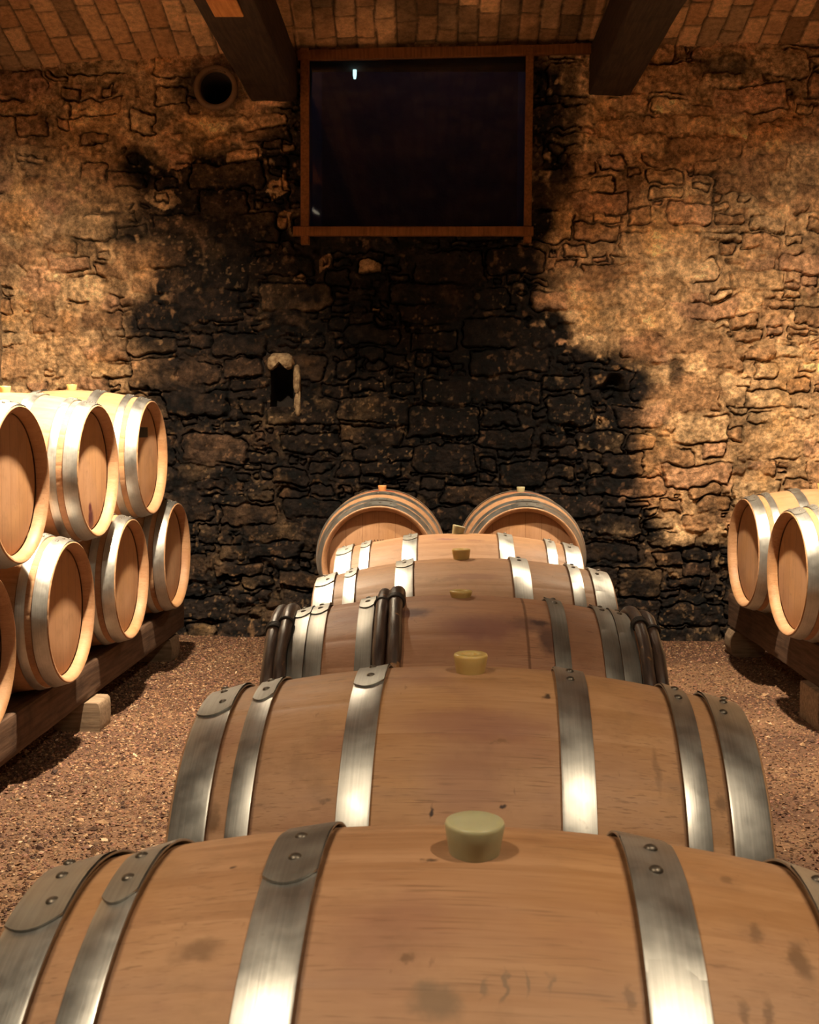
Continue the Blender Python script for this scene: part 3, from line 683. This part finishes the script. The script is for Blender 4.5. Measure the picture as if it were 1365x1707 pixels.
def stave_mesh(mat):
    sub = [0, .05, .3, .7, .95]
    ang = np.array([(k + s) / 28 for k in range(28) for s in sub]) * 2 * math.pi + math.pi / 28
    grv = np.array([.0008 if s == 0 else 0 for k in range(28) for s in sub])
    outer = [(x, float(prof_r(x))) for x in np.linspace(-HL, HL, 45)]
    end = [(HL, RE), (HL + .002, RE - .003), (HL + .001, RE - .009), (HL - .012, RE - .022), (HL - .038, RE - .026), (HL - .046, RE - .026)]
    prof = [(-x, q) for x, q in end[::-1]] + outer[1:-1] + end
    P = np.array(prof); k = len(P); n = len(ang)
    R = P[None, :, 1] - grv[:, None] * ((np.abs(P[None, :, 0]) < HL + .01) & (P[None, :, 1] > RE - .006))
    V = np.stack([np.repeat(P[None, :, 0], n, 0), R * np.sin(ang)[:, None], R * np.cos(ang)[:, None]], -1)
    i = np.arange(n)[:, None] * k; j = ((np.arange(n) + 1) % n)[:, None] * k; q = np.arange(k - 1)[None]
    f = np.stack([i + q, i + q + 1, j + q + 1, j + q], -1).reshape(-1, 4)
    me = mesh('staves', V.reshape(-1, 3), f, mat)
    try: me.set_sharp_from_angle(angle=.7)
    except Exception: pass
    return me

def head_mesh(mat, side):
    n = 64; a = np.arange(n) / n * 2 * math.pi; rr = RE - .0255
    rings = [(0.0, 0), (rr * .5, 0), (rr * .93, 0), (rr, -.006)]
    V = [(side * (HL - .045), 0, 0)]; f = []
    for r_, dx in rings[1:]:
        for t in a: V.append((side * (HL - .045 + dx), r_ * math.sin(t), r_ * math.cos(t)))
    for k in range(n): f.append((0, 1 + k, 1 + (k + 1) % n)[::side])
    for q in range(2):
        for k in range(n):
            A, B = 1 + q * n, 1 + (q + 1) * n
            f.append((A + k, B + k, B + (k + 1) % n, A + (k + 1) % n)[::side])
    return mesh('head', V, f, mat)

def hoop_mesh(xa, xb, lap, front, mat, th=.0022):
    """Band from xa (towards the bilge) to xb (towards the end); lap = (back angle, front angle) of the riveted overlap in
    degrees from the top; front True when the free rounded tongue faces local -Y."""
    s = 1 if xb > xa else -1; wdt = abs(xb - xa)
    n = 220; a = np.linspace(0, 2 * math.pi, n, endpoint=False)
    sec = []
    for u, tt in ((.0, 0), (.0, 1), (.06, 1.35), (.94, 1.2), (1., 1), (1., 0)): sec.append((u, tt))
    gap = .0035
    V = []; f = []
    for ang in a:
        for u, tt in sec:
            x = xa + s * wdt * u
            r_ = float(prof_r(x)) + gap * (1 - u) ** 1.5 + .0004 + th * tt
            V.append((x, -r_ * math.sin(ang), r_ * math.cos(ang)))
    k = len(sec)
    for i in range(n):
        j = (i + 1) % n
        for q in range(k):
            p = (q + 1) % k
            f.append((i * k + q, j * k + q, j * k + p, i * k + p)[::s])
    # overlap plate
    a0, a1 = map(math.radians, lap); m = 26; b0 = len(V); nb_ = len(f)
    us = np.linspace(0, 1, 9)
    def rad(x, u, ang): return float(prof_r(x)) + gap * (1 - u) ** 1.5 + .0004 + th * 1.25
    rows = []
    for i in range(m + 1):
        t = i / m
        row = []
        for u in us:
            bulge = (1 - (2 * u - 1) ** 2) * .045      # rounded tongue, radians
            if front: ang = a0 + (a1 + bulge - a0) * t; lift = th * 1.5 * (1 if t > .3 else t / .3)
            else: ang = a1 + (a0 - bulge - a1) * t; lift = th * (1 if t > .5 else t / .5)
            x = xa + s * wdt * u
            r_ = rad(x, u, ang) + lift
            row.append((x, -r_ * math.sin(ang), r_ * math.cos(ang)))
        rows.append(row)
    for row in rows: V += row
    kk = len(us)
    flip = s if front else -s
    for i in range(m):
        for q in range(kk - 1):
            A = b0 + i * kk + q
            f.append((A, A + kk, A + kk + 1, A + 1)[::flip])
    # skirt of the tongue, so the plate has thickness
    e0 = len(V)
    for q, u in enumerate(us):
        p = np.array(rows[-1][q]); r_ = math.hypot(p[1], p[2]); z = (r_ - th * 1.2) / r_
        V.append((p[0], p[1] * z, p[2] * z))
    for q in range(kk - 1):
        A = b0 + m * kk + q
        f.append((A, e0 + q, e0 + q + 1, A + 1)[::flip])
    f_lap = nb_
    me = mesh('hoop', V, f, mat)
    me.materials.append(M_STEEL_DULL)
    if front and len(me.polygons) == len(f):
        ix = np.zeros(len(f), dtype=np.int32); ix[f_lap:] = 1; me.polygons.foreach_set('material_index', ix)
    try: me.set_sharp_from_angle(angle=.6)
    except Exception: pass
    return me

def dome(name, r, h, mat, n=14):
    return mesh(name, *lathe([(0, r)] + [(h * math.sin(t), r * math.cos(t)) for t in np.linspace(.2, 1.5, 5)], n), mat)
RIV = dome('rivet', .0072, .0048, M_RIVET)

def radial(x, deg, lift=.004):
    """Matrix placing +X of a lathed piece along the barrel's outward normal at (x, angle from the top towards -Y)."""
    t = math.radians(deg); r_ = float(prof_r(x)) + lift
    nrm = Vector((0, -math.sin(t), math.cos(t))); tx = Vector((1, 0, 0)); ty = nrm.cross(tx)
    m = Matrix.Identity(4)
    for i in range(3): m[i][0], m[i][1], m[i][2], m[i][3] = nrm[i], tx[i], ty[i], (Vector((x, 0, 0)) + nrm * r_)[i]
    return m

def bung_mesh(mat, hollow=True, prot=.031, r=.028):
    top = [(prot - .001, r * .97), (prot, r * .9)]
    if hollow: top += [(prot, r * .56), (prot - .002, r * .46), (prot - .006, r * .4), (prot - .007, .0)]
    else: top += [(prot - .0005, r * .5), (prot - .001, .0)]
    return mesh('bung', *lathe([(-.03, 0), (-.03, r * .7), (0, r * .84), (prot * .5, r * .93), (prot - .004, r)] + top, 40), mat)
BUNGS = {'amber': bung_mesh(M_BUNG), 'milky': bung_mesh(M_BUNG_W, False, .032, .029), 'orange': bung_mesh(M_BUNG_O, False, .03, .024), 'low': bung_mesh(M_BUNG, True, .016, .027), 'pale': bung_mesh(M_BUNG_W, False, .03, .024)}
HEADS = {(s, k): head_mesh(m, s) for s in (-1, 1) for k, m in (('plain', M_HEAD), ('drip', M_HEAD_DRIP))}
STAVES = {}
STD = [(.1452, .1970, (6.2, -2.5)), (.3142, .3493, (7.2, -2)), (.3795, .4372, (11, 1, -8))]   # bilge, quarter and head hoops
HM = {}
def hoops(spec, mat, tag):
    for xa, xb, riv in spec:
        for s in (-1, 1):
            key = (round(xa, 4), round(xb, 4), s, tag)
            if key not in HM:
                w_ = abs(xb - xa)
                fr = s < 0
                lap = (riv[-1] - 7, riv[0] + 4.6) if fr else (riv[-1] - 5, riv[0] + 22)
                HM[key] = hoop_mesh(s * xa, s * xb, lap, fr, mat)
            yield s, (xa + xb) / 2 * s, riv, HM[key]

def barrel(loc, rotz, label, group, tilt=0., scale=1., staves=None, bung='amber', bung_deg=0., spec=STD, mat=M_STEEL, tag='std', head=('plain', 'plain'), rivets=True, bung_lean=0.):
    t = empty('oak_barrel', loc, label=label, cat='barrel', group=group)
    t.rotation_euler = (0, tilt, rotz); t.scale = (scale,) * 3
    k = staves or 'plain'
    if k not in STAVES: STAVES[k] = stave_mesh(M_OAKS.get(k, M_OAK))
    obj('staves', STAVES[k], t)
    for s, h in ((-1, head[0]), (1, head[1])): obj('head', HEADS[(s, h)], t)
    for s, xm, riv, me in hoops(spec, mat, tag):
        h = obj('hoop', me, t)
        if rivets:
            for q, dg in enumerate(riv):
                rv = obj('rivet', RIV, h)
                n_ = len(riv); dx = (q - (n_ - 1) / 2) * (.010 if n_ == 3 else .002) * s
                rv.matrix_local = radial(xm + dx, dg, .0062)
    b = obj('bung', BUNGS[bung], t)
    b.matrix_local = radial(0, bung_deg, -.001) @ Matrix.Rotation(bung_lean, 4, 'Z')
    return t

MID = 'oak barrels lying side by side in the middle row'
C = [(.0381, 1.1743, -.7753, -.0431, .008), (.0611, 1.9979, -.7714, -.05, 0), (.0633, 2.8664, -.7749, 0, 0), (.0918, 3.6921, -.7786, .0038, -.027), (.0905, 4.458, -.7741, -.0074, -.017)]
SC2 = [(a * .9435 if a < .2 else a, b * .9435 if a < .2 else b, r) for a, b, r in STD]
pos = [(c[0], c[1], c[2] + CAM_H) for c in C]
barrel(pos[0], C[0][3], 'nearest oak barrel in the middle row, with a solid milky bung and grey hoops', MID, C[0][4], staves=1, bung='milky', bung_deg=2.5)
barrel(pos[1], C[1][3], 'second oak barrel of the middle row, between the nearest one and the wooden-hooped one', MID, C[1][4], staves=2, bung_deg=1.5, spec=SC2, tag='second')
barrel(pos[3], C[3][3], 'fourth oak barrel of the middle row, just behind the wooden-hooped barrel', MID, C[3][4], staves=4, bung_deg=0)
barrel(pos[4], C[4][3], 'farthest sideways oak barrel of the middle row, in front of the two end-on barrels', MID, C[4][4], staves=5, bung='pale', bung_deg=-2, bung_lean=.25)
SPEC3 = [(.199, .235, (5, -4)), (.308, .3475, (4, -5)), (.3485, .388, (4, -5))]
b3 = barrel(pos[2], C[2][3], 'dark wine-stained oak barrel bound with bark-covered wooden hoops, third in the middle row', MID, C[2][4], staves=3, bung='low', spec=SPEC3, mat=M_STEEL_OLD, tag='stained')

def branch_hoop(xc, rad, seed):
    n, k = 150, 12; V = []; f = []
    for i in range(n):
        a = i / n * 2 * math.pi
        w = float(fbm(np.array([math.cos(a) * 2]), np.array([math.sin(a) * 2]), 3, seed, 3)[0])
        w2 = float(fbm(np.array([math.cos(a) * 2]), np.array([math.sin(a) * 2]), 1.2, seed + 9, 2)[0])
        rr = rad * (1 + w * .35)
        R0 = float(prof_r(xc)) + rad * .82
        for j in range(k):
            b = j / k * 2 * math.pi
            x = xc + w2 * .008 + rr * math.cos(b); r_ = R0 + rr * math.sin(b) * (1 if math.sin(b) > 0 else .9)
            V.append((x, -r_ * math.sin(a), r_ * math.cos(a)))
    for i in range(n):
        for j in range(k):
            f.append((i * k + j, ((i + 1) % n) * k + j, ((i + 1) % n) * k + (j + 1) % k, i * k + (j + 1) % k))
    return mesh('wooden_hoop', V, f, M_BARK)
def lash_ring(xc, rad, deg, turns=2):
    V = []; f = []; n, k = 24, 6
    t = math.radians(deg); R0 = float(prof_r(xc)) + rad * .82
    nrm = np.array([0, -math.sin(t), math.cos(t)]); tan = np.array([0, -math.cos(t), -math.sin(t)]); xx = np.array([1., 0, 0])
    c0 = np.array([xc, 0, 0]) + nrm * R0
    for q in range(turns):
        c = c0 + tan * (q - (turns - 1) / 2) * .0065; b0 = len(V)
        for i in range(n):
            a = i / n * 2 * math.pi; d = xx * math.cos(a) + nrm * math.sin(a)
            for j in range(k):
                b = j / k * 2 * math.pi
                V.append(tuple(c + d * (rad * 1.1 + .0035 * math.cos(b)) + tan * .0036 * math.sin(b)))
        for i in range(n):
            for j in range(k):
                f.append((b0 + i * k + j, b0 + ((i + 1) % n) * k + j, b0 + ((i + 1) % n) * k + (j + 1) % k, b0 + i * k + (j + 1) % k))
    return mesh('lashing', V, f, M_LASH)
for q, (xc, rad, dgs) in enumerate(((-.424, .0155, (21, 60)), (-.4, .0145, (17,)), (-.181, .0145, (13, 66)), (-.150, .0165, (12,)), (.404, .015, (16,)), (.432, .014, (19,)))):
    h = obj('wooden_hoop', branch_hoop(xc, rad, 40 + q * 5), b3)
    for e, dg in enumerate(dgs): obj('lashing', lash_ring(xc, rad, dg, 3 if rad > .0148 else 1), h)

# the two end-on barrels at the back (bung up, head towards the aisle)
BK = 'end-on oak barrels before the back wall'
bl = barrel((-.295, 6.93, -.668 * 2050 / 1800 * .96 + CAM_H - .03), math.pi / 2 + .0, 'end-on oak barrel with a red wine stain round its orange bung, before the back wall', BK, staves='red', bung='orange')
bR = barrel((.492, 7.02, -.676 * 2050 / 1800 * .96 + CAM_H - .03), math.pi / 2 + .0, 'end-on oak barrel with a pale bung, beside the red-stained one before the back wall', BK, staves='pink', bung='pale')

# left stack: lower tier of four on a rail, upper tier of three in the dips
LT, LBm = 'upper tier of the left barrel stack', 'lower tier of the left barrel stack'
ra = -.04
def side(hx, hy, hz, ang, sgn):
    """Barrel centre from the centre of the head that faces the aisle."""
    return (hx - sgn * HL * math.cos(ang), hy - sgn * HL * math.sin(ang), hz + CAM_H)
Lb = [(-1.494, 7.105, -.795), (-1.535, 6.19, -.814), (-1.562, 5.24, -.835), (-1.592, 4.27, -.845)]
Ltp = [(-1.52, 6.61, -.209), (-1.555, 5.67, -.243), (-1.59, 4.70, -.256)]
lab_b = ['lower oak barrel at the far end of the left stack, nearest the back wall', 'second lower oak barrel from the far end of the left stack',
         'lower oak barrel of the left stack just behind the small wooden block', 'lower oak barrel cut by the left edge, nearest of the left stack']
lab_t = ['upper oak barrel of the left stack with a small black tag on its head', 'upper oak barrel of the left stack with a purple wine drip on its head',
         'upper oak barrel cut by the left edge, nearest of the left stack']
lefts = []
for (q, lb) in zip(Lb, lab_b): lefts.append(barrel(side(*q, ra, 1), ra, lb, LBm, bung='amber'))
tops = []
for i, (q, lb) in enumerate(zip(Ltp, lab_t)): tops.append(barrel(side(*q, ra, 1), ra, lb, LT, bung='amber', head=('plain', 'drip' if i == 1 else 'plain')))
v, f = box(HL - .046, HL - .0435, -.12, .06, .108, .162)
o = obj('tag', mesh('tag', v, f, M_TAG, False), tops[0]); o['label'] = 'small black rectangular tag'

# right rack: two barrels in one tier, heads towards the aisle
RG = 'oak barrels on the right rail'
rr_ = .04
for q, lb in (((1.734, 6.916, -.738), 'oak barrel at the far end of the right rail, nearest the back wall'), ((1.726, 6.027, -.744), 'oak barrel cut by the right edge, nearer one on the right rail')):
    barrel(side(*q, rr_, -1), rr_, lb, RG, bung='amber')

# branded letters and a dark mark on the two end-on heads
cu = bpy.data.curves.new('lettering', 'FONT'); cu.body = 'AMR'; cu.size = .034; cu.extrude = .0006; cu.align_x = 'CENTER'
tmp = bpy.data.objects.new('lettering_curve', cu); COL.objects.link(tmp)
tme = bpy.data.meshes.new_from_object(tmp.evaluated_get(bpy.context.evaluated_depsgraph_get())); tme.name = 'lettering'
bpy.data.objects.remove(tmp); tme.materials.clear(); tme.materials.append(M_INK)
tx = obj('lettering', tme, bl)
tx.matrix_local = Matrix(((0, 0, -1, -(HL - .045) - .0008), (-1, 0, 0, .0), (0, 1, 0, .098), (0, 0, 0, 1)))
v, f = box(-HL + .0435, -HL + .0455, -.075, .03, .062, .071)
o = obj('brand_mark', mesh('brand_mark', v, f, M_INK, False), bR); o['label'] = 'short dark printed bar'

# ------------------------------------------------------------------ rails and blocks that carry the barrels
def rail(name, cx, cy, z0, z1, wd, ln, ang, label, group, mat=M_RAIL, seed=1):
    o = obj(name, rough_beam(name, -wd / 2, wd / 2, -ln / 2, ln / 2, 0, z1 - z0, mat, .004, seed), label=label, cat='beam', group=group)
    o.location = (cx, cy, z0); o.rotation_euler = (0, 0, ang); return o
def block(cx, cy, z0, z1, wd, ln, ang, label, group, rnd=.012, seed=1):
    o = obj('wooden_block', rough_beam('wooden_block', -wd / 2, wd / 2, -ln / 2, ln / 2, 0, z1 - z0, M_BLOCK, .004, seed, rnd=rnd, step=.03), label=label, cat='block', group=group)
    o.location = (cx, cy, z0); o.rotation_euler = (0, 0, ang); return o
GR_, GB_ = 'timber rails under the barrels', 'wooden blocks under the rails'
LF = [('timber_rail', -1.745), ('timber_rail', -2.26)]
for (nm, cx), lb, sd in zip(LF, ('long dark timber rail under the front ends of the left barrel stack', 'long dark timber rail under the back ends of the left barrel stack'), (21, 22)):
    o = rail(nm, cx, 5.5, .13, .306, .15, 4.4, -.04, lb, GR_, seed=sd); o.rotation_euler[0] = .0177
rail('timber_rail', 1.975, 6.3, .175, .384, .15, 3.2, .0, 'long dark timber rail under the front ends of the right barrels', GR_, seed=23)
rail('timber_rail', 2.42, 6.3, .175, .384, .15, 3.2, .0, 'long dark timber rail under the back ends of the right barrels', GR_, seed=24)
rail('timber_rail', -.25, 3.2, 0, .354, .13, 5.0, 0, 'timber rail under the left ends of the middle row of barrels', GR_, seed=25)
rail('timber_rail', .385, 3.2, 0, .354, .13, 5.0, 0, 'timber rail under the right ends of the middle row of barrels', GR_, seed=26)
rail('timber_rail', .12, 6.63, 0, .379, .13, 1.7, math.pi / 2, 'cross rail under the front of the two end-on barrels', GR_, seed=27)
rail('timber_rail', .12, 7.25, 0, .379, .13, 1.7, math.pi / 2, 'cross rail under the back of the two end-on barrels', GR_, seed=28)
block(-1.70, 5.84, -.01, .137, .22, .2, .0, 'short wooden block sticking out from under the left rail, midway along', GB_, seed=31)
block(-1.72, 7.55, -.01, .137, .22, .2, -.04, 'short wooden block under the far end of the left rail', GB_, seed=32)
block(1.98, 6.04, -.01, .182, .24, .3, .0, 'large wooden block under the right rail at the right edge', GB_, seed=33)
block(1.985, 7.8, -.01, .182, .22, .17, .0, 'round-topped wooden block under the far end of the right rail', GB_, rnd=.07, seed=34)
